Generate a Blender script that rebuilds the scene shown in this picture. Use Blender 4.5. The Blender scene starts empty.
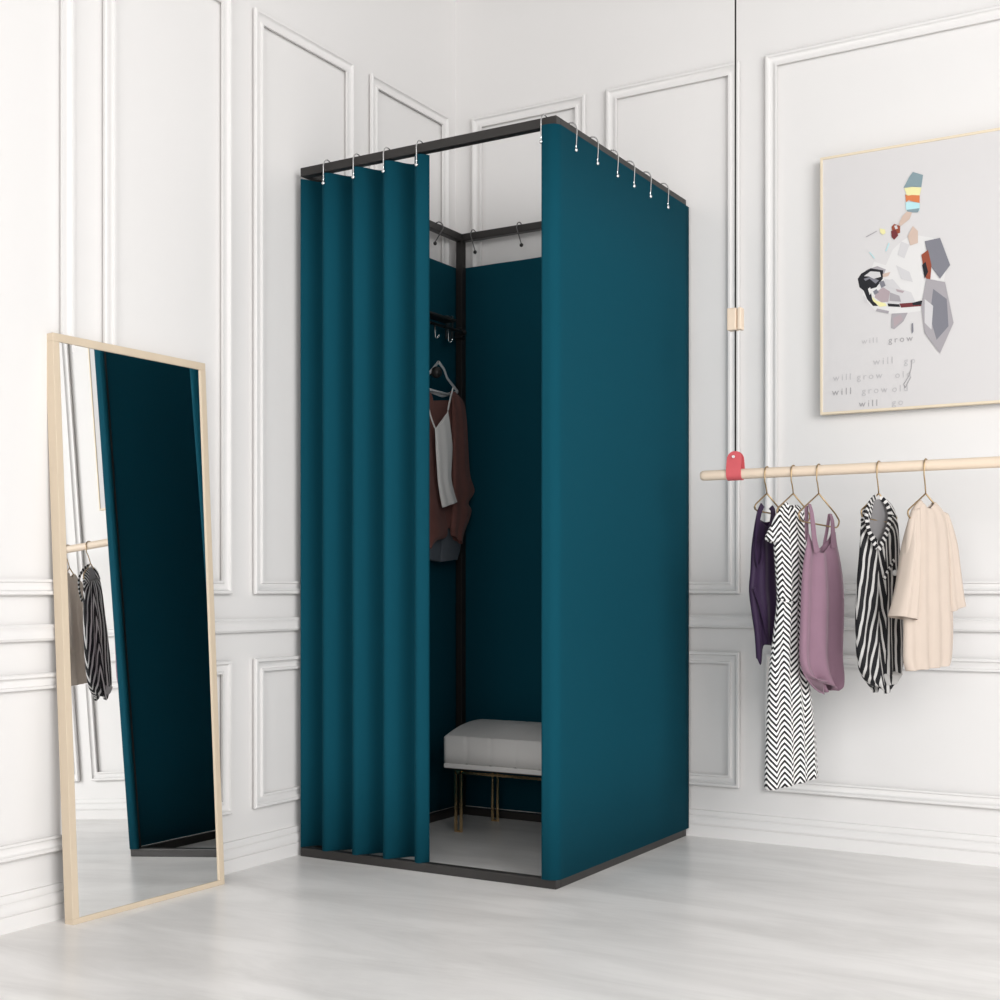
import bpy, bmesh, math, random
from mathutils import Vector, Matrix
random.seed(4)
S = bpy.context.scene
COL = S.collection
PI = math.pi

# ------------------------------------------------------------------ camera
F, HY, TH = 1318.0, 588.9, math.radians(30.6244)
CAM = Vector((2.498, -3.896, 0.7766))
RT = Vector((math.cos(TH), math.sin(TH), 0)); DP = Vector((-math.sin(TH), math.cos(TH), 0))
cd = bpy.data.cameras.new('camera'); co = bpy.data.objects.new('camera', cd); COL.objects.link(co)
co.location = CAM; co.rotation_euler = (PI/2, 0, TH)
cd.sensor_width = 36; cd.lens = F/1000*36; cd.shift_y = (HY-500)/1000; cd.clip_start = .05
S.camera = co
def ray(px, py): return DP + RT*((px-500)/F) + Vector((0, 0, (HY-py)/F))
def on_plane(px, py, p, n):
    r = ray(px, py); n = Vector(n); return CAM + r*((Vector(p)-CAM).dot(n)/r.dot(n))
def onX(px, py, X): return on_plane(px, py, (X, 0, 0), (1, 0, 0))
def onY(px, py, Y): return on_plane(px, py, (0, Y, 0), (0, 1, 0))

# ------------------------------------------------------------------ materials
def srgb(r, g, b):
    f = lambda c: (c/255/12.92) if c/255 <= .04045 else ((c/255+.055)/1.055)**2.4
    return (f(r), f(g), f(b), 1)
def mat(name, col, rough=.6, metal=0, spec=.5, sheen=0, bump=0, bscale=200, vary=0, vscale=3, vstretch=(1, 1, 1)):
    m = bpy.data.materials.new(name); m.use_nodes = True
    nt = m.node_tree; b = nt.nodes['Principled BSDF']
    b.inputs['Base Color'].default_value = col; b.inputs['Roughness'].default_value = rough
    b.inputs['Metallic'].default_value = metal; b.inputs['Specular IOR Level'].default_value = spec
    b.inputs['Sheen Weight'].default_value = sheen
    tc = nt.nodes.new('ShaderNodeTexCoord')
    if vary:
        mp = nt.nodes.new('ShaderNodeMapping'); mp.inputs['Scale'].default_value = vstretch
        n = nt.nodes.new('ShaderNodeTexNoise'); n.inputs['Scale'].default_value = vscale; n.inputs['Detail'].default_value = 6
        nt.links.new(tc.outputs['Object'], mp.inputs['Vector']); nt.links.new(mp.outputs['Vector'], n.inputs['Vector'])
        mx = nt.nodes.new('ShaderNodeMix'); mx.data_type = 'RGBA'
        mx.inputs['A'].default_value = tuple(c*(1-vary) for c in col[:3])+(1,)
        mx.inputs['B'].default_value = tuple(min(1, c*(1+vary)) for c in col[:3])+(1,)
        nt.links.new(n.outputs['Fac'], mx.inputs['Factor']); nt.links.new(mx.outputs['Result'], b.inputs['Base Color'])
    if bump:
        n2 = nt.nodes.new('ShaderNodeTexNoise'); n2.inputs['Scale'].default_value = bscale
        bp = nt.nodes.new('ShaderNodeBump'); bp.inputs['Strength'].default_value = bump; bp.inputs['Distance'].default_value = .002
        nt.links.new(tc.outputs['Object'], n2.inputs['Vector']); nt.links.new(n2.outputs['Fac'], bp.inputs['Height'])
        nt.links.new(bp.outputs['Normal'], b.inputs['Normal'])
    return m
M = {}
M['wall'] = mat('wall_paint', (.74, .727, .718, 1), .7, spec=.2, bump=.03, bscale=60)
M['trim'] = mat('trim_paint', (.74, .727, .718, 1), .6, spec=.2)
M['ceiling'] = mat('ceiling_paint', (.34, .34, .34, 1), .8, spec=.2)
M['teal'] = mat('teal_fabric', (.0046, .058, .086, 1), .85, spec=.04, bump=.06, bscale=900)
M['black'] = mat('black_steel', (.022, .020, .019, 1), .42, spec=.4)
M['chrome'] = mat('chrome_wire', (.80, .80, .80, 1), .22, 1)
M['darkwire'] = mat('dark_wire', (.16, .16, .16, 1), .3, .9)
M['oak'] = mat('pale_wood', srgb(204, 188, 166), .5, spec=.3, vary=.10, vscale=12, vstretch=(1, 1, .1))
M['maple'] = mat('maple_wood', srgb(222, 204, 184), .5, spec=.3, vary=.07, vscale=14, vstretch=(.1, 1, 1))
M['frameoak'] = mat('frame_wood', srgb(222, 208, 184), .5, spec=.3, vary=.08, vscale=12)
M['leather'] = mat('red_leather', srgb(205, 92, 98), .5, spec=.35, vary=.06, vscale=30)
M['cord'] = mat('black_cord', (.015, .014, .014, 1), .6)
M['gold'] = mat('brass', (.86, .60, .32, 1), .26, 1)
M['bronze'] = mat('hanger_wire', (.42, .30, .17, 1), .35, .9)
M['cushion'] = mat('white_upholstery', (.74, .72, .70, 1), .6, spec=.3, bump=.05, bscale=400)
M['canvas'] = mat('canvas', (.62, .605, .605, 1), .8, spec=.1, bump=.05, bscale=500)
M['rust'] = mat('rust_knit', srgb(112, 74, 68), .8, spec=.2, sheen=.1, vary=.15, vscale=40)
M['cami'] = mat('white_satin', (.80, .78, .76, 1), .5, spec=.3)
M['denim'] = mat('grey_denim', srgb(86, 92, 100), .8, vary=.12, vscale=60)
M['greyplastic'] = mat('grey_hanger', (.52, .53, .54, 1), .4)
M['mauve'] = mat('mauve_jersey', srgb(140, 110, 126), .75, spec=.2, sheen=.2, vary=.08, vscale=20)
M['purple'] = mat('aubergine_chiffon', srgb(42, 22, 54), .6, spec=.3, sheen=.1, vary=.2, vscale=15)
M['beige'] = mat('beige_linen', srgb(196, 182, 170), .8, spec=.2, vary=.05, vscale=20)
m = bpy.data.materials.new('mirror_glass'); m.use_nodes = True
b = m.node_tree.nodes['Principled BSDF']; b.inputs['Base Color'].default_value = (.92, .93, .93, 1)
b.inputs['Metallic'].default_value = 1; b.inputs['Roughness'].default_value = 0.0
M['mirror'] = m

def floor_mat():
    m = bpy.data.materials.new('polished_concrete'); m.use_nodes = True
    nt = m.node_tree; b = nt.nodes['Principled BSDF']; L = nt.links
    tc = nt.nodes.new('ShaderNodeTexCoord')
    mp = nt.nodes.new('ShaderNodeMapping'); mp.inputs['Scale'].default_value = (1.0, 3.6, 1); mp.inputs['Rotation'].default_value = (0, 0, -.25)
    n = nt.nodes.new('ShaderNodeTexNoise'); n.inputs['Scale'].default_value = 1.7; n.inputs['Detail'].default_value = 8; n.inputs['Roughness'].default_value = .62; n.inputs['Distortion'].default_value = .5
    L.new(tc.outputs['Object'], mp.inputs['Vector']); L.new(mp.outputs['Vector'], n.inputs['Vector'])
    r = nt.nodes.new('ShaderNodeValToRGB')
    r.color_ramp.elements[0].position = .36; r.color_ramp.elements[0].color = (.66, .645, .63, 1)
    r.color_ramp.elements[1].position = .60; r.color_ramp.elements[1].color = (.80, .785, .77, 1)
    L.new(n.outputs['Fac'], r.inputs['Fac']); L.new(r.outputs['Color'], b.inputs['Base Color'])
    b.inputs['Roughness'].default_value = .28; b.inputs['Specular IOR Level'].default_value = .4
    return m
M['floor'] = floor_mat()

def stripes(name, kind, period, col_a, col_b, duty=.5, colw=.035, slope=1.0, rough=.7):
    """stripes laid out in the cloth's own UV metres: kind 'chevron' or 'lines'"""
    m = bpy.data.materials.new(name); m.use_nodes = True
    nt = m.node_tree; b = nt.nodes['Principled BSDF']; L = nt.links
    b.inputs['Roughness'].default_value = rough; b.inputs['Specular IOR Level'].default_value = .2
    uv = nt.nodes.new('ShaderNodeUVMap'); sp = nt.nodes.new('ShaderNodeSeparateXYZ'); L.new(uv.outputs['UV'], sp.inputs[0])
    def math_(op, a, b_=None):
        n = nt.nodes.new('ShaderNodeMath'); n.operation = op
        for i, v in enumerate((a, b_)):
            if v is None: continue
            if isinstance(v, (int, float)): n.inputs[i].default_value = v
            else: L.new(v, n.inputs[i])
        return n.outputs[0]
    u, v = sp.outputs[0], sp.outputs[1]
    if kind == 'chevron':
        tri = math_('PINGPONG', math_('ADD', u, 10*colw), colw)
        t = math_('ADD', v, math_('MULTIPLY', tri, slope))
    elif kind == 'vest':
        fold = math_('MINIMUM', math_('ABSOLUTE', math_('ADD', u, .022)), 1.0)
        left = math_('LESS_THAN', u, .004)
        diag = math_('ADD', math_('MULTIPLY', v, .22), fold)
        mixn = nt.nodes.new('ShaderNodeMix'); L.new(left, mixn.inputs[0]); L.new(u, mixn.inputs[2]); L.new(diag, mixn.inputs[3])
        wob = nt.nodes.new('ShaderNodeTexNoise'); wob.inputs['Scale'].default_value = 9; L.new(uv.outputs['UV'], wob.inputs['Vector'])
        t = math_('ADD', mixn.outputs[0], math_('MULTIPLY', wob.outputs['Fac'], .02))
    else:
        t = math_('ADD', u, math_('MULTIPLY', v, slope))
    fr = math_('FRACT', math_('ADD', math_('DIVIDE', t, period), 50))
    st = math_('LESS_THAN', fr, duty)
    mx = nt.nodes.new('ShaderNodeMix'); mx.data_type = 'RGBA'
    mx.inputs['A'].default_value = col_a; mx.inputs['B'].default_value = col_b
    L.new(st, mx.inputs['Factor']); L.new(mx.outputs['Result'], b.inputs['Base Color'])
    return m
M['chevron'] = stripes('chevron_print', 'chevron', .0158, (.86, .85, .84, 1), (.012, .012, .014, 1), .5, .030, 1.0)
M['vest'] = stripes('striped_print', 'vest', .0195, (.012, .012, .014, 1), (.50, .49, .48, 1), .36)
M['vesttrim'] = stripes('striped_trim', 'lines', .016, (.013, .013, .015, 1), (.60, .59, .58, 1), .44, slope=1.0)

# ------------------------------------------------------------------ mesh helpers
def finish(name, bm, material, parent=None, smooth=False, loc=None, rot=None):
    bmesh.ops.recalc_face_normals(bm, faces=bm.faces[:])
    me = bpy.data.meshes.new(name); bm.to_mesh(me); bm.free()
    for mm in (material if isinstance(material, (list, tuple)) else [material]): me.materials.append(mm)
    if smooth:
        for p in me.polygons: p.use_smooth = True
        if smooth != 'all':
            try: me.set_sharp_from_angle(angle=math.radians(40))
            except Exception: pass
    o = bpy.data.objects.new(name, me); COL.objects.link(o)
    if loc is not None: o.location = loc
    if rot is not None: o.rotation_euler = rot
    if parent: o.parent = parent
    return o
def tag(o, label, cat, group=None):
    o['label'] = label; o['category'] = cat
    if group: o['group'] = group
    return o
def empty(name, loc, label=None, cat=None, group=None, rotz=0):
    o = bpy.data.objects.new(name, None); COL.objects.link(o); o.location = loc; o.rotation_euler = (0, 0, rotz)
    o.empty_display_size = .05
    if label: tag(o, label, cat, group)
    return o
def struct(o): o['kind'] = 'structure'; return o
def box(bm, x0, x1, y0, y1, z0, z1, bev=0):
    vs = [bm.verts.new((x, y, z)) for x in (x0, x1) for y in (y0, y1) for z in (z0, z1)]
    fs = [(0, 1, 3, 2), (4, 6, 7, 5), (0, 4, 5, 1), (2, 3, 7, 6), (0, 2, 6, 4), (1, 5, 7, 3)]
    faces = [bm.faces.new([vs[i] for i in f]) for f in fs]
    if bev:
        es = list({e for f in faces for e in f.edges})
        bmesh.ops.bevel(bm, geom=es, offset=bev, segments=2, affect='EDGES', profile=.5)
def loft(bm, rings, closed=True, caps=True):
    R = [[bm.verts.new(p) for p in r] for r in rings]; n = len(R[0])
    for a, b_ in zip(R, R[1:]):
        for i in range(n if closed else n-1):
            j = (i+1) % n; bm.faces.new((a[i], a[j], b_[j], b_[i]))
    if caps and closed:
        bm.faces.new(R[0][::-1]); bm.faces.new(R[-1])
    return R
def tube(bm, pts, r, seg=10, closed=False, caps=True, flat=1.0):
    pts = [Vector(p) for p in pts]; n = len(pts); rings = []
    ref = None
    for i, p in enumerate(pts):
        if closed: t = pts[(i+1) % n]-pts[i-1]
        else: t = pts[min(i+1, n-1)]-pts[max(i-1, 0)]
        t.normalize()
        if ref is None:
            ref = Vector((0, 0, 1)) if abs(t.z) < .9 else Vector((1, 0, 0))
        ref = (ref - t*ref.dot(t)).normalized(); s = t.cross(ref)
        rr = r[i] if isinstance(r, (list, tuple)) else r
        rings.append([p + ref*(rr*math.cos(2*PI*k/seg)) + s*(rr*flat*math.sin(2*PI*k/seg)) for k in range(seg)])
    if closed: rings.append(rings[0])
    loft(bm, rings, True, caps and not closed)
    if closed: bmesh.ops.remove_doubles(bm, verts=bm.verts[:], dist=1e-6)
def ball(bm, c, r, seg=10):
    bmesh.ops.create_uvsphere(bm, u_segments=seg, v_segments=seg-2, radius=r, matrix=Matrix.Translation(Vector(c)))
def arc(c, a0, a1, r, n, ux, uz):
    return [Vector(c)+Vector(ux)*(r*math.cos(a0+(a1-a0)*i/n))+Vector(uz)*(r*math.sin(a0+(a1-a0)*i/n)) for i in range(n+1)]

# ------------------------------------------------------------------ the room
WX = .010                     # plane of the left wall
bm = bmesh.new(); box(bm, -.2, 5.6, -5.6, .15, -.08, 0); struct(finish('floor', bm, M['floor']))
bm = bmesh.new(); box(bm, WX-.15, WX, -5.6, .15, 0, 3.0); struct(finish('wall_left', bm, M['wall']))
bm = bmesh.new(); box(bm, WX, 5.6, 0, .15, 0, 3.0); struct(finish('wall_back', bm, M['wall']))
bm = bmesh.new(); box(bm, WX-.15, 5.6, -5.6, .15, 3.0, 3.1); struct(finish('ceiling', bm, M['ceiling']))

# raised panel frames: a profile (across, out) swept round a mitred rectangle; a shadow gap undercuts both edges
GAP = .009
PROF = [(.014, 0), (.014, GAP), (0, GAP), (0, .016), (.003, .019), (.009, .019), (.011, .014), (.016, .011), (.024, .0095), (.029, .0105),
        (.031, .016), (.037, .016), (.037, GAP), (.023, GAP), (.023, 0)]
def frame_bm(a0, a1, b0, b1, put):
    bm = bmesh.new(); rings = []
    for (sa, sb) in ((0, 0), (1, 0), (1, 1), (0, 1)):
        rings.append([put((a1-w) if sa else (a0+w), (b1-w) if sb else (b0+w), h) for w, h in PROF])
    R = [[bm.verts.new(p) for p in r] for r in rings]; n = len(PROF)
    for k in range(4):
        A, B = R[k], R[(k+1) % 4]
        for i in range(n-1): bm.faces.new((A[i], A[i+1], B[i+1], B[i]))
    return bm
def strip_bm(prof, l0, l1, put):
    """prof: (height, out) section run along the wall from l0 to l1"""
    bm = bmesh.new(); loft(bm, [[put(l, z, h) for z, h in prof] for l in (l0, l1)]); return bm
putL = lambda a, z, h: (WX+h, a-.011, z)
putR = lambda a, z, h: (a, -h, z)
tn = [0]
def trim(bm):
    tn[0] += 1; return struct(finish('trim_%d' % tn[0], bm, M['trim'], smooth=True))
LO, UP = (.160, .581), (.762, 2.408)
for i, (a0, a1) in enumerate(((.087, .526), (.603, 1.060), (1.142, 2.10), (2.18, 2.64), (2.72, 3.18), (3.26, 4.2))):
    trim(frame_bm(a0, a1, UP[0], UP[1], putR))
    if i: trim(frame_bm(a0, a1, LO[0], LO[1], putR))
for i, (a0, a1) in enumerate(((-.506, -.053), (-1.055, -.595), (-1.604, -1.149), (-2.152, -1.698), (-2.70, -2.246))):
    trim(frame_bm(a0, a1, UP[0], UP[1], putL))
    if i: trim(frame_bm(a0, a1, LO[0], LO[1], putL))
RAIL = [(.670, 0), (.670, GAP), (.656, GAP), (.656, .016), (.662, .020), (.669, .017), (.682, .017), (.688, .020), (.694, .016), (.694, GAP), (.680, GAP), (.680, 0)]
BASE = [(0, 0), (0, .020), (.036, .020), (.036, .015), (.040, .015), (.040, .0185), (.052, .0185), (.060, .015), (.063, .012), (.063, .010), (.066, .010), (.066, .0125), (.078, .0125), (.082, .010), (.082, 0)]
trim(strip_bm(RAIL, WX, 5.6, putR)); trim(strip_bm(RAIL, -5.58, .011, putL))
o = struct(finish('baseboard_back', strip_bm(BASE, WX, 5.6, putR), M['trim'], smooth=True))
o = struct(finish('baseboard_left', strip_bm(BASE, -5.58, .011, putL), M['trim'], smooth=True))

# ------------------------------------------------------------------ the fitting room
NX, NY, H = .890, -.895, 2.0      # near corner of the frame
X0, Y1 = .047, -.030              # far left / far back
TB = .025
booth = empty('fitting_room_frame', ((X0+NX)/2, (NY+Y1)/2, 0), 'black steel fitting room frame standing in the corner, hung with teal curtains', 'fitting room')
def bpart(name, *bx, bev=.0015):
    bm = bmesh.new(); c = booth.location
    box(bm, bx[0]-c.x, bx[1]-c.x, bx[2]-c.y, bx[3]-c.y, bx[4], bx[5], bev); return finish(name, bm, M['black'], booth)
for nm, z in (('base_rail', 0), ('top_rail', H-TB)):
    bpart(nm, X0, NX, NY, NY+TB, z, z+TB); bpart(nm, NX-TB, NX, NY+TB, Y1-TB, z, z+TB)
    bpart(nm, X0, NX, Y1-TB, Y1, z, z+TB); bpart(nm, X0, X0+TB, NY+TB, Y1-TB, z, z+TB)
for (x, y) in ((X0, Y1-TB), (NX-TB, Y1-TB), (NX-TB, NY)):
    bpart('post', x, x+TB, y, y+TB, TB, H-TB)
bpart('post', X0, X0+TB, NY+TB+.055, NY+2*TB+.055, TB, H-TB)
# the base rails rest on the bare floor

def sheet(bm, path, z0, z1, th, nz=2, ztop=None):
    """a hanging cloth: closed section round a plan path (list of (x, y)), run from z0 to z1"""
    P = [Vector((x, y, 0)) for x, y in path]; n = len(P); N = []
    for i in range(n):
        t = (P[min(i+1, n-1)]-P[max(i-1, 0)]).normalized(); N.append(Vector((-t.y, t.x, 0)))
    sec = [P[i]+N[i]*th/2 for i in range(n)]+[P[i]-N[i]*th/2 for i in range(n-1, -1, -1)]
    loft(bm, [[p+Vector((0, 0, z0+(z1-z0)*k/nz)) for p in sec] for k in range(nz+1)])

# front curtain, gathered to the left: deep even folds, ridges under the hooks
RIDGE = (.138, .2445, .349, .460); per = .1073
path = []
for i in range(141):
    x = X0-.003+(.483-X0+.003)*i/140
    c = math.cos(2*PI*(x-RIDGE[0])/per)
    c = math.copysign(abs(c)**.85, c)
    path.append((x, -.865-.033*c))
bm = bmesh.new(); sheet(bm, path, .024, 1.970, .003, 6)
tag(finish('curtain', bm, M['teal'], smooth='all'), 'teal front curtain gathered in folds beside the open doorway', 'curtain', 'teal curtains round the fitting room')
# side curtain: flat, wraps round the front right corner
path = [(.851, -.892), (.851, -.9), (.854, -.9035)] + [(.858+.012*i/3, -.904) for i in range(4)]
r = .026
path += [(.896-r+r*math.sin(a), -.904+r-r*math.cos(a)) for a in [PI/2*i/10 for i in range(1, 11)]]
path += [(.896+.0012*math.sin(PI*i/24), -.878+(.852)*i/24) for i in range(1, 25)]
bm = bmesh.new(); sheet(bm, path, .0245, 1.977, .003, 6)
tag(finish('curtain', bm, M['teal'], smooth='all'), 'flat teal side curtain stretched along the outer right side of fitting room', 'curtain', 'teal curtains round the fitting room')
bm = bmesh.new(); sheet(bm, [(X0+.002+(.862-X0)*i/30, -.0265+.0010*math.sin(i*.9)) for i in range(31)], .027, 1.888, .003, 4)
tag(finish('curtain', bm, M['teal'], smooth='all'), 'dark teal back curtain behind the white bench', 'curtain', 'teal curtains round the fitting room')
bm = bmesh.new(); sheet(bm, [(X0-.004, -.034-(.80)*i/30) for i in range(31)], .027, 1.886, .003, 4)
tag(finish('curtain', bm, M['teal'], smooth='all'), 'dark teal inner curtain behind the hanging brown cardigan', 'curtain', 'teal curtains round the fitting room')

# curtain hooks: wire bent over the rail, straight shank, small ball at the eyelet
def hook(ball_dz, label, group, rail_pt, inw, mtl=M['chrome'], lean=0.0, br=.0054):
    """rail_pt: centre of the rail section; inw: unit vector towards the outside face"""
    o = Vector(inw); t = Vector((0, 0, 1)).cross(o)
    r = .0205
    root = empty('curtain_hook', rail_pt, label, 'curtain hook', group)
    bm = bmesh.new()
    pts = [-o*r+Vector((0, 0, -.004))] + [Vector(p) for p in arc((0, 0, 0), PI, 0, r, 12, o, (0, 0, 1.15))]
    end = o*(r)+Vector((0, 0, -ball_dz))+t*lean
    pts += [pts[-1].lerp(end, k/5) for k in range(1, 6)]
    tube(bm, pts, .0019, 8); finish('wire', bm, mtl, root, smooth='all')
    bm = bmesh.new(); ball(bm, end+Vector((0, 0, -.004)), br); finish('ball_end', bm, mtl if br < .006 else M['black'], root, smooth='all')
    return root
OUTF = (0, -1, 0); OUTR = (1, 0, 0)
zc = H-TB/2
names_f = ('silver hook nearest the left end of the front rail', 'second silver hook from the left end of front rail',
           'third silver hook from the left end of front rail', 'silver hook over the free edge of the gathered front curtain')
for x, nm in zip(RIDGE, names_f):
    hook(.044, nm, 'silver hooks on the front rail', (x, NY+TB/2, zc), OUTF)
hook(.048, 'silver hook beside the near corner, holding the wrapped edge of the side curtain', 'silver hooks on the front rail', (.850, NY+TB/2, zc), OUTF)
ords = ('silver side rail hook nearest the front corner', 'second silver side rail hook back from the front corner', 'third silver side rail hook back from the front corner',
        'fourth silver side rail hook back from the front corner', 'fifth silver side rail hook back from the front corner', 'silver side rail hook nearest the back wall')
for y, nm in zip((-.798, -.671, -.5455, -.436, -.321, -.192), ords):
    hook(.050, nm, 'silver hooks on the side rail', (NX-TB/2+.002, y, zc), OUTR, lean=-.006)
hook(.058, 'dark hook on the rear left rail inside the fitting room', 'dark hooks on the inner rails', (X0+TB/2, -.185, zc), (1, 0, 0), M['darkwire'], lean=-.05, br=.0065)
hook(.056, 'dark hook on the rear rail close to the corner post', 'dark hooks on the inner rails', (.112, Y1-TB/2, zc), (0, -1, 0), M['darkwire'], lean=.018, br=.0065)
hook(.056, 'dark hook on the rear rail farther from the corner post', 'dark hooks on the inner rails', (.294, Y1-TB/2, zc), (0, -1, 0), M['darkwire'], lean=.018, br=.0065)

# ------------------------------------------------------------------ bench
bench = empty('bench', (.462, -.225, 0), 'low white upholstered bench on slim brass legs inside the fitting room', 'bench')
bx0, bx1, by0, by1 = .205-.47, .735-.47, -.366+.225, -.072+.225
bm = bmesh.new()
def seat_sec(x, ins):
    hy = (by1-by0)/2-ins; cy = (by0+by1)/2; P = [(cy-hy, .2220+ins), (cy-hy, .26)]
    for k in range(33):
        v = -1+2*k/32
        P.append((cy+hy*v, .307+.036*(1-abs((v-.35)/(1.35 if v < .35 else .65))**(2.0 if v < .35 else 3.5))-ins))
    P += [(cy+hy, .26), (cy+hy, .2220+ins)]
    return [(x, y, z) for y, z in P]
rings = []
for k in range(73):
    x = bx0+(bx1-bx0)*k/72; e = min(x-bx0, bx1-x)
    ins = .004*max(0, 1-e/.006)**2
    d = abs(((x-bx0)/.0883)%1-.5)*.0883; d = .044-d
    ins += .0016*math.exp(-(d/.006)**2)*(1 if e > .03 else 0)
    rings.append(seat_sec(x, ins))
loft(bm, rings)
finish('seat', bm, M['cushion'], bench, smooth='all')
bm = bmesh.new(); box(bm, bx0+.001, bx1-.001, by0+.001, by1-.001, .2055, .2215, .003); finish('seat_border', bm, M['cushion'], bench)
bm = bmesh.new(); box(bm, bx0+.004, bx1-.004, by0+.004, by1-.004, .2025, .226); finish('seat_base', bm, M['black'], bench)
bm = bmesh.new()
for yy in (by0+.026, by1-.040): box(bm, bx0+.03, bx1-.03, yy-.004, yy+.004, .187, .195)
for xx in (bx0+.03, bx1-.03): box(bm, xx-.004, xx+.004, by0+.026, by1-.040, .187, .195)
finish('under_frame', bm, M['gold'], bench)
for sx in (0, 1):
    for sy in (0, 1):
        xx = (bx0+.042) if not sx else (bx1-.042); yy = (by0+.026) if not sy else (by1-.040)
        bm = bmesh.new()
        for d in (-.010, .010): box(bm, xx+d-.004, xx+d+.004, yy-.004, yy+.004, 0, .196, .0008)
        box(bm, xx-.006, xx+.006, yy-.004, yy+.004, 0, .006); box(bm, xx-.014, xx+.014, yy-.006, yy+.006, .194, .203)
        finish('leg', bm, M['gold'], bench)

# ------------------------------------------------------------------ leaning mirror
MW, MH, MT = .50, 1.378, .028
tilt = math.atan((.108-.038)/1.374)
mir = empty('leaning_mirror', (.108, -1.28, 0), 'tall pale wood framed mirror leaning on the left wall, reflecting the fitting room', 'mirror')
mir.rotation_euler = (0, -tilt, math.radians(-0.9))
FW = .019
def mpart(name, mtl, *bx, bev=.001):
    bm = bmesh.new(); box(bm, *bx, bev); return finish(name, bm, mtl, mir)
mz = MT*math.sin(tilt)
FB = .013
mpart('frame_rail', M['oak'], -MT, 0, -MW, 0, 0, FB)
mpart('frame_rail', M['oak'], -MT, 0, -MW, 0, MH-FW, MH)
mpart('frame_stile', M['oak'], -MT, 0, -FW, 0, FB, MH-FW)
mpart('frame_stile', M['oak'], -MT, 0, -MW, -MW+FW, FB, MH-FW)
mpart('glass', M['mirror'], -.008, -.004, -MW+FW, -FW, FB, MH-FW, bev=0)
mpart('backing', M['black'], -MT+.002, -.0085, -MW+FW, -FW, FB, MH-FW, bev=0)

# ------------------------------------------------------------------ picture
PX0, PX1, PZ0, PZ1 = 1.321, 1.905, 1.294, 2.058
pic = empty('framed_picture', ((PX0+PX1)/2, 0, (PZ0+PZ1)/2), 'pale framed canvas print of a collage dog with faint grey words on the white wall', 'picture')
cx_, cz_ = pic.location.x, pic.location.z
def ppart(name, mtl, x0, x1, y0, y1, z0, z1, bev=0):
    bm = bmesh.new(); box(bm, x0-cx_, x1-cx_, y0, y1, z0-cz_, z1-cz_, bev); return finish(name, bm, mtl, pic)
fw = .007
for bx in ((PX0, PX1, PZ0, PZ0+fw), (PX0, PX1, PZ1-fw, PZ1)): ppart('frame_bar', M['frameoak'], bx[0], bx[1], -.040, -.0175, bx[2], bx[3], .0008)
for bx in ((PX0, PX0+fw), (PX1-fw, PX1)): ppart('frame_bar', M['frameoak'], bx[0], bx[1], -.040, -.0175, PZ0+fw, PZ1-fw, .0008)
ppart('canvas', M['canvas'], PX0+fw, PX1-fw, -.037, -.018, PZ0+fw, PZ1-fw)
# the collage head, as flat patches of paint
PY = -.0374
art = [('paint_charcoal', (.02, .02, .024)), ('paint_slate', (.20, .20, .23)), ('paint_grey', (.36, .34, .36)), ('paint_pale', (.58, .57, .58)), ('paint_rust', (.28, .07, .04)),
       ('paint_orange', (.62, .20, .08)), ('paint_yellow', (.76, .72, .38)), ('paint_cyan', (.45, .70, .74)), ('paint_teal', (.22, .30, .33)), ('paint_tan', (.58, .45, .38)),
       ('paint_maroon', (.16, .035, .04)), ('paint_mauve', (.40, .33, .35)), ('paint_white', (.68, .67, .665))]
AM = [mat(n, c+(1,), .7, spec=.2) for n, c in art]; AI = {n: i for i, (n, c) in enumerate(art)}
bm = bmesh.new(); layer = [0]
def patch(col, pix):
    layer[0] += 1; y = PY-.00006*layer[0]
    vs = []
    for q in pix:
        p = onY(q[0], q[1], PY); x = min(p.x, PX1-fw-.005); vs.append(bm.verts.new((x-cx_, y, p.z-cz_)))
    f = bm.faces.new(vs); f.material_index = AI[col]
def zz(ox, oy, s, pts): return [(ox+x*s, oy+y*s) for x, y in pts]
a = lambda pts: zz(845, 170, .17, pts)          # measured on an enlarged view
patch('paint_white', a([(170, 540), (240, 560), (280, 470), (330, 420), (400, 380), (520, 400), (600, 560), (560, 760), (440, 830), (300, 850), (180, 830), (100, 740)]))
patch('paint_pale', a([(215, 660), (280, 640), (330, 700), (390, 720), (420, 790), (250, 785), (200, 740)]))
patch('paint_grey', a([(120, 590), (190, 565), (240, 585), (215, 650), (150, 640)]))
patch('paint_charcoal', a([(75, 640), (95, 610), (150, 578), (225, 590), (222, 640), (185, 690), (150, 700), (160, 760), (195, 800), (165, 800), (130, 760), (110, 710), (85, 690)]))
patch('paint_slate', a([(110, 640), (150, 628), (200, 650), (175, 680), (130, 665)]))
patch('paint_pale', a([(112, 625), (150, 596), (205, 600), (212, 628), (170, 640), (140, 626)]))
patch('paint_charcoal', a([(105, 660), (145, 640), (180, 668), (200, 650), (180, 690), (140, 668), (115, 690)]))
patch('paint_white', a([(135, 700), (148, 690), (156, 720), (146, 735)]))
patch('paint_mauve', a([(180, 720), (225, 690), (265, 715), (255, 775), (215, 780), (175, 750)]))
patch('paint_slate', a([(165, 715), (185, 700), (200, 720), (175, 735)]))
patch('paint_yellow', a([(160, 745), (185, 770), (240, 785), (245, 800), (205, 805), (165, 770)]))
patch('paint_charcoal', a([(250, 785), (320, 790), (325, 806), (255, 803)]))
patch('paint_maroon', a([(320, 786), (400, 780), (470, 775), (460, 800), (330, 810)]))
patch('paint_charcoal', a([(395, 782), (440, 770), (520, 760), (500, 790), (400, 796)]))
patch('paint_pale', a([(300, 560), (380, 600), (400, 660), (330, 640)]))
patch('paint_pale', a([(230, 640), (290, 650), (300, 700), (250, 690)]))
patch('paint_mauve', a([(300, 700), (350, 712), (340, 724), (305, 715)]))
patch('paint_pale', a([(330, 420), (380, 440), (350, 520), (310, 500)]))
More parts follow.
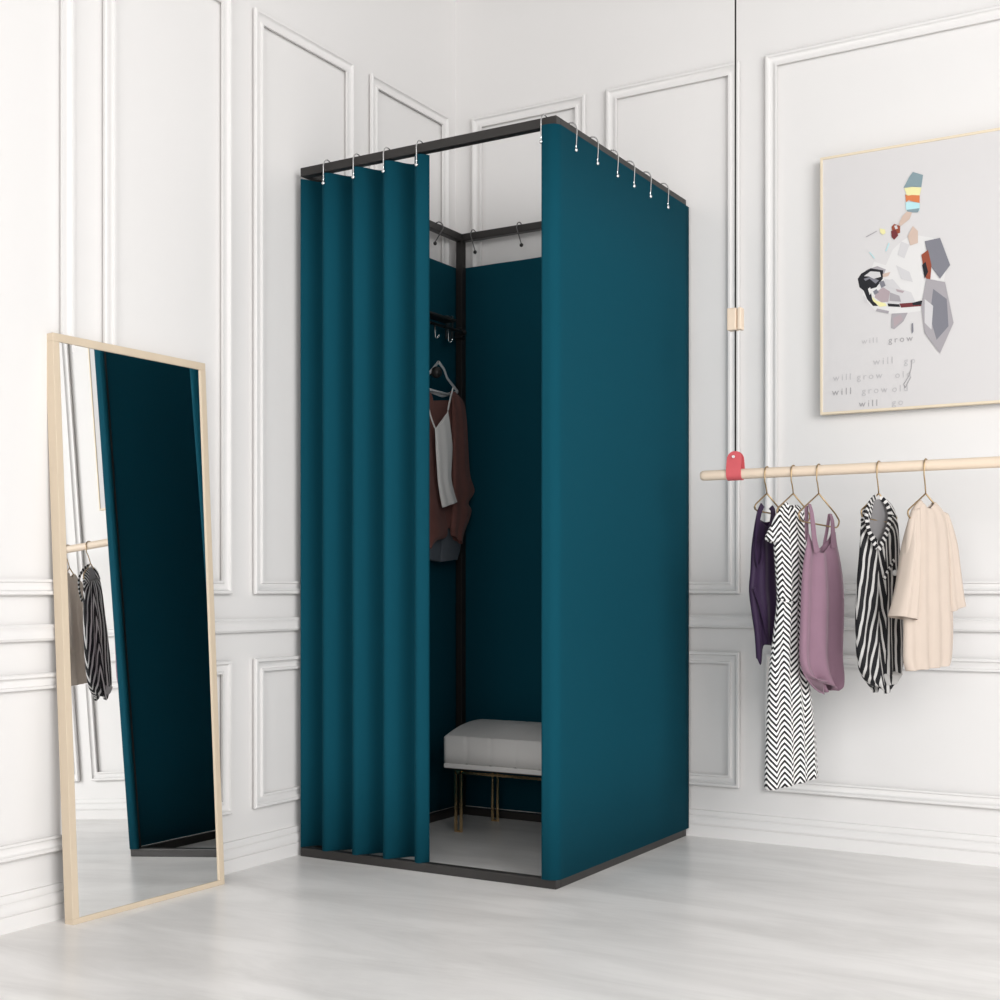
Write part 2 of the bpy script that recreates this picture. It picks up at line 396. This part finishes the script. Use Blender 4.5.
patch('paint_slate', a([(200, 660), (228, 650), (240, 680), (215, 695)]))
patch('paint_grey', a([(265, 720), (320, 740), (330, 775), (262, 770)]))
patch('paint_pale', a([(105, 735), (125, 750), (135, 785), (115, 780)]))
patch('paint_grey', a([(190, 815), (260, 830), (255, 845), (180, 830)]))
patch('paint_grey', a([(275, 845), (370, 840), (345, 890), (290, 938), (272, 930)]))
patch('paint_mauve', a([(285, 870), (330, 850), (340, 880), (290, 925)]))
patch('paint_tan', a([(222, 612), (268, 600), (255, 625), (225, 632)]))
patch('paint_teal', a([(345, 105), (380, 40), (400, 12), (460, 30), (450, 100), (390, 100)]))
patch('paint_yellow', a([(350, 108), (395, 100), (450, 105), (440, 150), (365, 150)]))
patch('paint_orange', a([(355, 145), (372, 152), (395, 148), (440, 150), (440, 195), (395, 185), (375, 178), (360, 190)]))
patch('paint_cyan', a([(357, 192), (395, 188), (440, 195), (440, 240), (360, 235)]))
patch('paint_teal', a([(365, 235), (440, 225), (430, 250), (370, 250)]))
patch('paint_tan', a([(340, 270), (365, 245), (395, 250), (380, 290), (330, 330), (315, 320)]))
patch('paint_rust', a([(275, 335), (290, 318), (325, 330), (325, 370), (300, 380), (280, 365)]))
patch('paint_maroon', a([(272, 360), (300, 352), (315, 385), (290, 412), (275, 395)]))
patch('paint_pale', a([(290, 330), (305, 325), (312, 345), (298, 350)]))
patch('paint_tan', a([(370, 390), (400, 330), (430, 360), (430, 430), (385, 445)]))
patch('paint_yellow', a([(205, 345), (235, 350), (240, 372), (225, 382), (208, 370)]))
patch('paint_grey', a([(125, 392), (188, 358), (190, 362), (127, 397)]))
patch('paint_cyan', a([(258, 430), (264, 432), (244, 480), (238, 478)]))
patch('paint_cyan', a([(143, 485), (149, 484), (178, 520), (173, 522)]))
# the rest of the head, seen only in the mirror
patch('paint_slate', a([(470, 420), (560, 400), (620, 560), (560, 640), (500, 560)]))
patch('paint_rust', a([(450, 500), (490, 470), (510, 560), (500, 680), (470, 620)]))
patch('paint_charcoal', a([(455, 560), (475, 540), (490, 600), (470, 640)]))
patch('paint_grey', a([(480, 640), (590, 660), (640, 900), (560, 1080), (470, 960), (450, 800)]))
patch('paint_slate', a([(520, 700), (600, 760), (610, 920), (540, 1000), (500, 860)]))
patch('paint_pale', a([(470, 760), (520, 800), (510, 940), (470, 900)]))
patch('paint_slate', a([(393, 905), (402, 900), (404, 950), (394, 965)]))
finish('painted_collage', bm, AM, pic)
M['ink'] = mat('grey_ink', (.36, .35, .36, 1), .8, spec=.1); M['inkf'] = mat('faint_ink', (.50, .49, .50, 1), .8, spec=.1)
def words(txt, px, py, hpx, mtl):
    p = onY(px, py, PY-.001); s = hpx/F*3.75
    c = bpy.data.curves.new('lettering', 'FONT'); c.body = txt; c.size = s*1.25; c.space_character = 1.45; c.extrude = .0001
    c.materials.append(mtl)
    tmp = bpy.data.objects.new('lettering_curve', c); COL.objects.link(tmp)
    bpy.context.view_layer.update()
    me = bpy.data.meshes.new_from_object(tmp.evaluated_get(bpy.context.evaluated_depsgraph_get()))
    bpy.data.objects.remove(tmp); bpy.data.curves.remove(c); me.name = 'lettering'
    if not me.materials: me.materials.append(mtl)
    o = bpy.data.objects.new('lettering', me); COL.objects.link(o); o.parent = pic
    o.location = (p.x-cx_, PY-.0008, p.z-cz_); o.rotation_euler = (PI/2, 0, 0)
for wd, px, py, hp, mt in (('will', 861.5, 344, 6.5, 'inkf'), ('grow', 888.5, 343, 7, 'ink'), ('will', 873, 365, 8, 'inkf'), ('go', 904, 364, 7.5, 'inkf'),
                           ('will', 833, 381, 7.5, 'inkf'), ('grow', 857, 380, 7.5, 'inkf'), ('old', 895, 378, 7.5, 'inkf'),
                           ('will', 832, 395.5, 8, 'ink'), ('grow', 862, 394, 7.5, 'inkf'), ('old', 892, 392, 7.5, 'inkf'), ('will', 859, 407, 7.5, 'ink'), ('go', 892, 405.5, 7.5, 'inkf')):
    words(wd, px, py, hp, M[mt])
bm = bmesh.new()
tube(bm, [Vector((q.x-cx_, PY-.001, q.z-cz_)) for q in [onY(*p, PY) for p in ((912, 360), (911.5, 368), (909, 376), (904, 384), (905, 388), (911, 377))]], .0012, 6)
finish('pencil_scribble', bm, M['ink'], pic)

# ------------------------------------------------------------------ hanging rail
RY, RZ, RR = -.380, 1.098, .0145
SX = onY(735.5, 470, RY).x
rail = empty('hanging_clothes_rail', (SX, RY, RZ), 'pale wooden clothes rail hung from a black cord and red leather strap', 'clothes rail')
bm = bmesh.new()
xs = [-.104, -.1025, -.098, -.09]; rs = [.006, .011, .0138, RR]
pts = [(x, 0, 0) for x in xs]+[(1.6, 0, 0)]
tube(bm, pts, rs+[RR], 20); finish('rod', bm, M['maple'], rail, smooth=True)
for k, cx in enumerate((0, 1.45)):
    bm = bmesh.new(); tube(bm, [(cx, 0, .060), (cx, 0, 3.0-RZ)], .0026, 8); finish('cord', bm, M['cord'], rail, smooth='all')
    bm = bmesh.new()
    box(bm, cx-.021, cx+.006, -.014, .014, .403, .465, .003); box(bm, cx+.010, cx+.021, -.014, .014, .403, .465, .003); box(bm, cx+.004, cx+.012, -.006, .014, .405, .463)
    finish('cord_block', bm, M['maple'], rail)
    # strap: one band from the front flap under the rod to the back flap, rounded ends
    path = []
    g = RR+.002
    for z in (.064, .0625, .060, .055, .048, .04, .025, .012): path.append((-g*min(1, (.3+.7*(.066-z)/.05)), z))
    path += [(-g*math.cos(t), -g*math.sin(t)) for t in [PI*i/12 for i in range(13)]]
    path += [(-y, z) for y, z in path[:8][::-1]]
    def half(z): 
        return .0215*math.sqrt(max(.03, 1-max(0, (z-.043)/.0215)**2)) if z > .043 else .0215
    bm = bmesh.new(); rings = []
    n = len(path)
    for i, (y, z) in enumerate(path):
        a_, b_ = path[max(i-1, 0)], path[min(i+1, n-1)]
        t = Vector((0, b_[0]-a_[0], b_[1]-a_[1])).normalized(); nn = Vector((0, -t.z, t.y))
        h = half(z); c = Vector((cx, y, z))
        rings.append([c+Vector((-h, 0, 0))+nn*.0012, c+Vector((h, 0, 0))+nn*.0012, c+Vector((h, 0, 0))-nn*.0012, c+Vector((-h, 0, 0))-nn*.0012])
    loft(bm, rings); st = finish('strap', bm, M['leather'], rail, smooth=True)
    bm = bmesh.new(); bmesh.ops.create_cone(bm, cap_ends=True, segments=14, radius1=.0042, radius2=.0036, depth=.004, matrix=Matrix.Translation((cx, -.0175, .048)) @ Matrix.Rotation(PI/2, 4, 'X'))
    finish('rivet', bm, M['trim'], st)

# ------------------------------------------------------------------ hangers and garments on the rail
PHI = math.radians(25)
class Plane:
    """a garment's own upright plane: u along the hanger, v up, w out towards the room"""
    def __init__(s, o, phi):
        s.o = Vector(o); s.d = Vector((math.sin(phi), math.cos(phi), 0)); s.n = Vector((math.cos(phi), -math.sin(phi), 0))
    def uv(s, px, py, w=0):
        p = on_plane(px, py, s.o+s.n*w, s.n)-s.o; return p.dot(s.d), p.z
    def at(s, u, v, w=0): return s.d*u+s.n*w+Vector((0, 0, v))
def round_path(pts, rad, n=5):
    out = []
    for i, p in enumerate(pts):
        p = Vector(p)
        if i in (0, len(pts)-1) or not rad[i]: out.append(p); continue
        a, b_ = Vector(pts[i-1]), Vector(pts[i+1])
        A = p+(a-p).normalized()*rad[i]; B = p+(b_-p).normalized()*rad[i]
        for k in range(n+1):
            t = k/n; out.append((A.lerp(p, t)).lerp(p.lerp(B, t), t))
    return out
def wire_hanger(hx, pl, label, group, k=1.0):
    """wire bent into a hook over the rod and a flat rounded triangle; k scales the triangle"""
    root = empty('coat_hanger', pl.o, label, 'hanger', group)
    bm = bmesh.new(); g = RR+.0025
    hp = Plane(pl.o, math.radians(4))
    A = Vector(pl.uv(hx-.3, 493.5)); A = Vector(A)
    hk = [hp.at(g*math.cos(t), g*math.sin(t)) for t in [-.1+(PI+.1)*i/12 for i in range(13)]]
    ap = pl.at(A.x, A.y)
    hk += [hp.at(-g, -.014), hp.at(-g, -.026), hk[-1].lerp(ap, .45)+Vector((0, 0, -.008)), ap.lerp(hk[-1], .18), ap]
    tube(bm, hk, .0019, 8)
    P = [pl.uv(hx-.3, 493.5)]+[pl.uv(hx+q[0]*k, 493.5+(q[1]-493.5)*k) for q in ((-21, 513), (-19, 521), (18.5, 528), (20.5, 521), (16.5, 514))]+[pl.uv(hx-.3, 493.5)]
    tube(bm, round_path([pl.at(*q) for q in P], [0, .012, .012, .010, .008, .004, 0]), .0022, 8)
    finish('hanger_wire', bm, M['bronze'], root, smooth='all')
    return root
def lerp_rows(rows, n):
    """rows of (v-like key, data tuple) -> n rows, Catmull-Rom through the data"""
    m_ = len(rows); out = []
    for k in range(n):
        t = k/(n-1)*(m_-1); i = min(int(t), m_-2); f = t-i
        P = [rows[max(i-1, 0)], rows[i], rows[i+1], rows[min(i+2, m_-1)]]
        out.append(tuple(.5*((2*b_)+(c-a_)*f+(2*a_-5*b_+4*c-d_)*f*f+(3*b_-a_-3*c+d_)*f*f*f) for a_, b_, c, d_ in zip(*P)))
    return out
def body(name, pl, rows, mtl, parent, thick=.012, nf=5, famp=.004, phase=0, neck=None, hem=None, na=56, nv=44, grow=0, flat=.6, loc=None, open_=True):
    """a hanging garment body lofted through rows of (left px, left py, right px, right py)"""
    R = []
    for (xl, yl, xr, yr) in rows:
        a_, b_ = pl.uv(xl, yl), pl.uv(xr, yr); R.append((a_[0], a_[1], b_[0], b_[1]))
    R = lerp_rows(R, nv); bm = bmesh.new(); uvl = bm.loops.layers.uv.new('UVMap'); V = []; UV = {}
    for k, (ul, zl, ur, zr) in enumerate(R):
        v = k/(nv-1); ring = []
        for i in range(na):
            a = 2*PI*i/na; c, s = math.cos(a), math.sin(a)
            x = (1-c)/2                                  # 0 at left edge, 1 at right edge
            side = 1 if s >= 0 else -1                   # +1: the face towards the room
            th = thick*(.35+.65*min(1, v*3))*(1+grow*v)
            edge = abs(s)**flat
            w = side*th*edge + famp*(.25+.75*v)*edge*math.sin(2*PI*nf*x+phase+.8*math.sin(3*v+x*2))
            u = ul+(ur-ul)*x; z = zl+(zr-zl)*x
            if neck: z -= neck(x, side)*max(0, 1-v*4)**2
            if hem: z += hem(x, side)*max(0, v*3-2)**2
            vt = bm.verts.new(pl.at(u, z, w)); ring.append(vt); UV[vt] = (u, z)
        V.append(ring)
        half = na//2; arc_ = [0]
        for i in range(half): arc_.append(arc_[-1]+(ring[i+1].co-ring[i].co).length)
        for i in range(half+1): UV[ring[i]] = ((ul+ur)/2-arc_[half]/2+arc_[i], UV[ring[i]][1])
        for i in range(half+1, na): UV[ring[i]] = UV[ring[na-i]][0], UV[ring[i]][1]
    for A, B in zip(V, V[1:]):
        for i in range(na):
            j = (i+1) % na; f = bm.faces.new((A[i], A[j], B[j], B[i]))
            for l in f.loops: l[uvl].uv = UV[l.vert]
    o = finish(name, bm, mtl, parent, smooth='all', loc=loc)
    sm = o.modifiers.new('cloth_thickness', 'SOLIDIFY'); sm.thickness = .0012; sm.offset = -1
    return o
def ribbon(name, pl, pts, wid, mtl, parent, th=.0014, loc=None):
    """a flat strap through (px, py, w) points; width across the screen-facing plane"""
    bm = bmesh.new(); uvl = bm.loops.layers.uv.new('UVMap')
    C = [Vector((*pl.uv(p[0], p[1], p[2]), p[2])) for p in pts]
    C = [Vector(c) for c in lerp_rows([tuple(c) for c in C], 5*len(C))]
    rings = []; s = 0; S_ = []
    for i, c in enumerate(C):
        t = C[min(i+1, len(C)-1)]-C[max(i-1, 0)]; t.normalize()
        sd = Vector((t.y, -t.x, 0)); sd = sd.normalized() if sd.length > 1e-4 else Vector((1, 0, 0)); nr = t.cross(sd)
        wd = wid if not isinstance(wid, (list, tuple)) else wid[0]+(wid[1]-wid[0])*i/(len(C)-1)
        q = [c+sd*wd/2+nr*th, c-sd*wd/2+nr*th, c-sd*wd/2-nr*th, c+sd*wd/2-nr*th]
        rings.append([pl.at(*p) for p in q])
        if i: s += (C[i]-C[i-1]).length
        S_.append(s)
    R = loft(bm, rings)
    ids = {v: S_[i] for i, r_ in enumerate(R) for v in r_}
    for f in bm.faces:
        for l in f.loops: l[uvl].uv = (ids[l.vert], 0)
    return finish(name, bm, mtl, parent, smooth=True, loc=loc)

HG = 'brass wire hangers on the wooden rail'
def hook_at(px): return (onY(px, 470, RY).x, RY, RZ)
# --- aubergine top
pl = Plane(hook_at(767.2), PHI)
wire_hanger(767.2, pl, k=0.62, label='brass wire hanger holding the dark aubergine top, nearest the red strap', group=HG)
g = empty('aubergine_top', pl.o, 'dark aubergine sheer sleeveless top with ragged pointed hem on the wooden rail', 'top')
body('bodice', pl, [(756, 517, 775, 521), (754, 530, 776, 530), (752, 548, 777, 545), (751, 570, 778, 566), (749.5, 590, 779, 588), (752, 612, 779, 612), (755, 632, 776, 632), (756, 642, 775, 646)], M['purple'], g,
     thick=.012, nf=3, famp=.004, neck=lambda x, s: .02*math.sin(PI*x)**2*(1 if s > 0 else .4), hem=lambda x, s: (-.062*math.exp(-((x-.08)/.14)**2) if s > 0 else -.02*math.exp(-((x-.3)/.2)**2)))
ribbon('shoulder_strap', pl, [(762.5, 505, .004), (759.5, 512, .008), (757, 525, .009), (756, 540, .010)], .016, M['purple'], g)
ribbon('shoulder_strap', pl, [(770.5, 507, .004), (773, 511, .008), (772, 522, .009), (768, 535, .012)], .016, M['purple'], g)
ribbon('sash', pl, [(757, 520, .013), (755.5, 548, .016), (758, 566, .018), (762, 558, .02), (763, 540, .018)], .006, M['purple'], g)
ribbon('drape', pl, [(754, 588, .014), (760, 605, .018), (766, 628, .019), (769, 644, .018)], .010, M['purple'], g)
# --- chevron dress
pl = Plane(hook_at(793.5), PHI)
wire_hanger(793.5, pl, k=0.82, label='brass wire hanger holding the long chevron dress', group=HG)
g = empty('chevron_dress', pl.o, 'long black and white chevron dress with cap sleeves and gathered waist', 'dress')
body('dress_body', pl, [(785, 502, 797, 505), (779, 510, 803, 512), (776, 522, 806, 524), (774.5, 540, 807, 540), (776, 560, 806, 560), (777.5, 580, 804, 582), (778.5, 600, 801, 602), (776.5, 620, 801, 620), (773.5, 645, 803, 642), (770.5, 672, 806, 670), (769, 700, 810, 698), (767.5, 740, 814, 736), (766, 790, 816.5, 776)], M['chevron'], g,
     thick=.016, nf=4, famp=.005, grow=.6, nv=70, neck=lambda x, s: (.012 if s > 0 else .004)*math.sin(PI*x)**2)
body('cap_sleeve', pl, [(777, 513, 782, 514), (772, 524, 780, 526), (766, 536, 778, 541), (766.5, 540, 776, 544)], M['chevron'], g, thick=.010, nf=1, famp=.001, nv=14, na=24)
ribbon('waist_tie', pl, [(778.5, 598, .016), (785, 601, .020), (793, 602, .020), (801, 603, .015)], .004, M['chevron'], g)
# --- mauve tank
pl = Plane(hook_at(819), PHI)
wire_hanger(819, pl, k=1.0, label='brass wire hanger holding the mauve tank top', group=HG)
g = empty('mauve_tank_top', pl.o, 'mauve jersey tank top with deep scoop neck and curved hem on the wooden rail', 'top')
body('tank_body', pl, [(808, 532, 835.5, 532), (806.5, 545, 837, 545), (804, 560, 840, 560), (802, 580, 842.5, 580), (801, 605, 843.5, 605), (800, 635, 842.5, 635), (799.5, 650, 841.5, 650), (800, 662, 841.5, 663), (802.5, 671, 842, 673), (807, 679, 841.5, 681), (814, 686, 839.5, 687), (824, 690, 834, 690)], M['mauve'], g,
     thick=.016, nf=2.5, famp=.016, phase=.6, nv=50, neck=lambda x, s: (.062 if s > 0 else .045)*max(0, 1-((x-.42)/.42)**2)**.8, hem=lambda x, s: (.035*max(0, 1-x*1.6) if s > 0 else -.012*(1-x)))
ribbon('shoulder_strap', pl, [(809.5, 504, .002), (811.5, 512, .012), (813, 525, .016), (814.5, 540, .018), (817, 552, .018)], (.010, .020), M['mauve'], g)
ribbon('shoulder_strap', pl, [(806.5, 506, -.004), (806.5, 520, -.010), (807, 540, -.012)], .012, M['mauve'], g)
ribbon('shoulder_strap', pl, [(830.5, 514, .002), (832.5, 522, .012), (833, 535, .015), (834, 548, .016)], (.009, .018), M['mauve'], g)
ribbon('shoulder_strap', pl, [(829.5, 514, -.003), (827, 530, -.010), (824, 546, -.012)], .010, M['mauve'], g)
# --- striped vest
pl = Plane(hook_at(879), PHI)
wire_hanger(879, pl, k=0.88, label='brass wire hanger holding the striped sleeveless blouse', group=HG)
g = empty('striped_blouse', pl.o, 'sleeveless black and white striped wrap blouse with pale hem, hanging on rail', 'blouse')
body('blouse_body', pl, [(862, 519, 895, 514), (861, 530, 897.5, 526), (860.5, 548, 898.5, 545), (858.5, 575, 899.5, 572), (857, 600, 901, 600), (856.5, 625, 902.5, 625), (857, 645, 903, 643), (858, 658, 902.5, 656), (860, 669, 901.5, 667), (863.5, 677, 899, 675), (868.5, 683, 894, 681), (875, 687, 887, 686)], M['vest'], g,
     thick=.020, nf=4, famp=.006, nv=56, neck=lambda x, s: (.095 if s > 0 else .005)*max(0, 1-abs(x-.45)/.38), hem=lambda x, s: -.018*math.sin(PI*x)**2)
ribbon('collar', pl, [(876, 496, 0), (870, 503, .010), (866.5, 516, .018), (870, 534, .023), (877, 548, .026)], .012, M['vesttrim'], g)
ribbon('collar', pl, [(880, 497, 0), (886, 503, .010), (890, 516, .016), (886, 534, .023), (879, 549, .027)], .013, M['vesttrim'], g)
M['lining'] = mat('grey_lining', (.20, .195, .20, 1), .8)
body('back_yoke', pl, [(872, 500, 881, 499), (867, 508, 887, 506), (865, 520, 890, 518), (864, 545, 893, 545), (866, 560, 890, 560)], M['lining'], g, thick=.002, nf=2, famp=.001, nv=16)
body('shoulder', pl, [(868, 503, 873, 502), (864, 512, 870, 514), (862, 520, 868, 526)], M['vesttrim'], g, thick=.008, nf=1, famp=.001, nv=10, na=20)
body('shoulder', pl, [(884, 499, 887, 500), (886, 506, 893, 509), (888, 514, 896, 517)], M['vesttrim'], g, thick=.008, nf=1, famp=.001, nv=10, na=20)
bm = bmesh.new(); kn = Vector(pl.uv(887, 573)).to_3d(); ball(bm, pl.at(kn.x, kn.y, .026), .008, 12)
ob = finish('wrap_knot', bm, M['vesttrim'], g, smooth='all')
ribbon('wrap_tie', pl, [(894, 560, .022), (888, 571, .030), (884, 579, .030)], .008, M['vesttrim'], g)
M['hem'] = mat('pale_hem', (.42, .41, .40, 1), .7)
body('hem_panel', pl, [(878, 671, 900, 670), (879, 677, 898, 676), (881, 685, 891, 683)], M['hem'], g, thick=.0265, nf=2, famp=.004, nv=10)
# --- beige blouse
pl = Plane(hook_at(926), PHI)
wire_hanger(926, pl, k=0.9, label='brass wire hanger holding the beige blouse', group=HG)
g = empty('beige_blouse', pl.o, 'pale beige blouse with a wide short sleeve, farthest from the red strap', 'blouse')
body('blouse_body', pl, [(919, 500, 935, 502), (912, 511, 944, 514), (908, 530, 948, 530), (905.5, 560, 950, 560), (905, 600, 951, 598), (904.5, 635, 952, 630), (904.5, 660, 951, 655), (907, 671, 949, 665)], M['beige'], g, thick=.018, nf=4, famp=.006, neck=lambda x, s: .02*math.sin(PI*x)**2)
body('sleeve', pl, [(913, 509, 919, 508), (909.5, 530, 917, 528), (906, 555, 915, 556), (902, 580, 914, 584), (896.5, 603, 912.5, 612), (893, 616, 911.5, 620)], M['beige'], g, thick=.022, nf=2, famp=.004, grow=.5, nv=26)
body('sleeve', pl, [(943, 512, 948, 515), (944, 540, 954, 538), (946, 570, 958, 566), (947, 600, 962, 594), (948, 612, 964, 604)], M['beige'], g, thick=.018, nf=2, famp=.004, nv=26)

# ------------------------------------------------------------------ inside the fitting room: wall rack, peg, hanger, clothes
rack = empty('hook_rack', (.06, -.10, 1.655), 'small black rack with wire hooks clamped to the rear post inside the fitting room', 'hook rack')
bm = bmesh.new(); tube(bm, [(.012, .045, 0), (.030, .030, 0), (.030, -.33, -.002)], .006, 10); finish('bar', bm, M['black'], rack, smooth=True)
bm = bmesh.new(); box(bm, -.006, .026, .025, .048, -.018, .018, .003); ball(bm, (.03, .026, 0), .011); finish('clamp', bm, M['black'], rack)
bm = bmesh.new(); box(bm, .026, .034, -.085, -.060, -.040, .040, .002); box(bm, .024, .03, -.045, -.035, -.04, .045, .001); finish('bracket', bm, M['darkwire'], rack)
bm = bmesh.new(); box(bm, .020, .075, -.33, -.085, .012, .020, .002); finish('shelf', bm, M['black'], rack)
for yy in (-.10, -.18, -.26):
    bm = bmesh.new(); tube(bm, [(.03, yy, -.005), (.048, yy, -.012), (.050, yy, -.050), (.056, yy, -.058), (.064, yy, -.050)], .0025, 8); ball(bm, (.064, yy, -.049), .005); finish('hook', bm, M['chrome'], rack, smooth='all')
bm = bmesh.new(); bmesh.ops.create_cone(bm, cap_ends=True, segments=16, radius1=.008, radius2=.008, depth=.09, matrix=Matrix.Translation((.090, 0, 0)) @ Matrix.Rotation(PI/2, 4, 'Y'))
ball(bm, (.130, 0, 0), .019, 14)
pk = onX(439, 372, .14); peg = finish('wall_peg', bm, M['black'], smooth=True, loc=(0, pk.y, pk.z))
tag(peg, 'round black peg holding the grey hanger inside the fitting room', 'peg')
GX = .118
pl = Plane((GX, pk.y, pk.z+.02), 0)
hg = empty('coat_hanger', pl.o, 'pale grey flat hanger looped over the black peg inside the fitting room', 'hanger')
bm = bmesh.new()
tri = [pl.uv(*p) for p in ((438.5, 362), (444, 369), (447, 378), (458, 392), (442, 396), (427, 390), (420, 388), (425, 378), (433, 369))]
tube(bm, round_path([pl.at(*tri[0])]+[pl.at(*t) for t in tri[1:]]+[pl.at(*tri[0])], [0]+[.008]*8+[0]), .0055, 8, flat=.5)
finish('hanger_loop', bm, M['greyplastic'], hg, smooth='all')
bm = bmesh.new(); A, B = pl.uv(420, 388), pl.uv(454, 397); tube(bm, [pl.at(A[0], A[1], .012), pl.at(B[0], B[1], .012)], .0038, 8); finish('trouser_bar', bm, M['greyplastic'], hg, smooth='all')
card = empty('cardigan', pl.o, 'rust brown open cardigan hanging inside the fitting room', 'cardigan')
body('back_panel', pl, [(415, 398, 458, 397), (412, 420, 462, 418), (412, 460, 464, 458), (412, 500, 464, 500), (414, 522, 458, 530)], M['rust'], card, thick=.006, nf=3, famp=.002, neck=lambda x, s: .01)
pl2 = Plane((GX+.014, pk.y, pk.z+.02), 0)
body('front_panel', pl2, [(450, 391, 455, 392), (452, 401, 463, 402), (452.5, 420, 466, 418), (453, 450, 467.5, 448), (453, 475, 469.5, 475), (453, 492, 474, 491), (452.5, 503, 468, 503), (452, 512, 471, 512), (451, 530, 463, 534), (452, 536, 462, 541)], M['rust'], card, thick=.010, nf=2, famp=.003, hem=lambda x, s: -.01*x, loc=pl2.o-pl.o)
body('front_panel', pl2, [(418, 388, 430, 392), (412, 400, 433, 402), (411, 440, 435, 440), (411, 480, 437, 480), (411, 510, 444, 512), (413, 530, 447, 535), (420, 540, 436, 541), (424, 547, 430, 549)], M['rust'], card, thick=.010, nf=2, famp=.004, loc=pl2.o-pl.o)
cam_ = empty('camisole', pl.o, 'white satin camisole hanging between the cardigan fronts inside the fitting room', 'camisole')
pl3 = Plane((GX+.052, pk.y, pk.z+.02), 0)
body('camisole_body', pl3, [(435, 428, 448, 410), (435.5, 436, 450, 425), (436, 450, 452, 445), (437, 465, 451.5, 462), (438, 480, 451, 478), (440, 495, 454, 492), (442.5, 507.5, 457, 502)], M['cami'], cam_, thick=.006, nf=2, famp=.002, neck=lambda x, s: .012*math.sin(PI*x) if s > 0 else .006, loc=pl3.o-pl.o)
ribbon('strap', pl3, [(448, 410, 0), (450, 400, -.003), (453, 388, -.012)], .005, M['cami'], cam_, loc=pl3.o-pl.o)
ribbon('strap', pl3, [(435, 428, 0), (430, 414, -.003), (425, 392, -.012)], .005, M['cami'], cam_, loc=pl3.o-pl.o)
sh = empty('shorts', pl.o, 'grey denim shorts hanging below the cardigan hem inside the fitting room', 'shorts')
pl4 = Plane((GX-.010, pk.y, pk.z+.02), 0)
body('waist_panel', pl4, [(428, 500, 456, 500), (426, 515, 458, 515), (425, 528, 460, 530)], M['denim'], sh, thick=.004, nf=1, famp=.001, nv=14, loc=pl4.o-pl.o)
body('trouser_leg', pl4, [(440, 528, 460, 530), (439.5, 545, 460, 546), (439.5, 557, 457, 559), (439, 562, 456.5, 559)], M['denim'], sh, thick=.010, nf=1, famp=.001, nv=14, loc=pl4.o-pl.o)
body('trouser_leg', pl4, [(421, 528, 441, 528), (420, 545, 441, 545), (420, 554, 440, 556), (421, 558, 440, 562)], M['denim'], sh, thick=.010, nf=1, famp=.001, nv=14, loc=pl4.o-pl.o)

# ------------------------------------------------------------------ light
w = bpy.data.worlds.new('daylight'); S.world = w; w.use_nodes = True
bg = w.node_tree.nodes['Background']; bg.inputs[0].default_value = (1.0, .992, .985, 1); bg.inputs[1].default_value = .40
def area(name, loc, to, sx, sy, power, col=(1, 1, 1)):
    l = bpy.data.lights.new(name, 'AREA'); l.shape = 'RECTANGLE'; l.size = sx; l.size_y = sy; l.energy = power; l.color = col
    o = bpy.data.objects.new(name, l); COL.objects.link(o); o.location = loc
    d = Vector(to)-Vector(loc); o.rotation_euler = d.to_track_quat('-Z', 'Y').to_euler(); return o
area('window_light', (5.0, -3.6, 1.9), (.6, -.8, .35), 2.6, 2.2, 165, (1, .992, .985))
area('front_fill_light', (2.6, -5.5, 1.8), (.8, -.5, .2), 2.6, 2.0, 72, (1, .992, .985))  # added fill lamp behind the camera, brightens bench and back wall; no window modelled

S.view_settings.view_transform = 'Standard'; S.view_settings.look = 'None'; S.view_settings.gamma = 1
S.view_settings.use_curve_mapping = False; S.view_settings.exposure = 0.08
S.cycles.use_denoising = True
S.cycles.max_bounces = 12; S.cycles.diffuse_bounces = 8
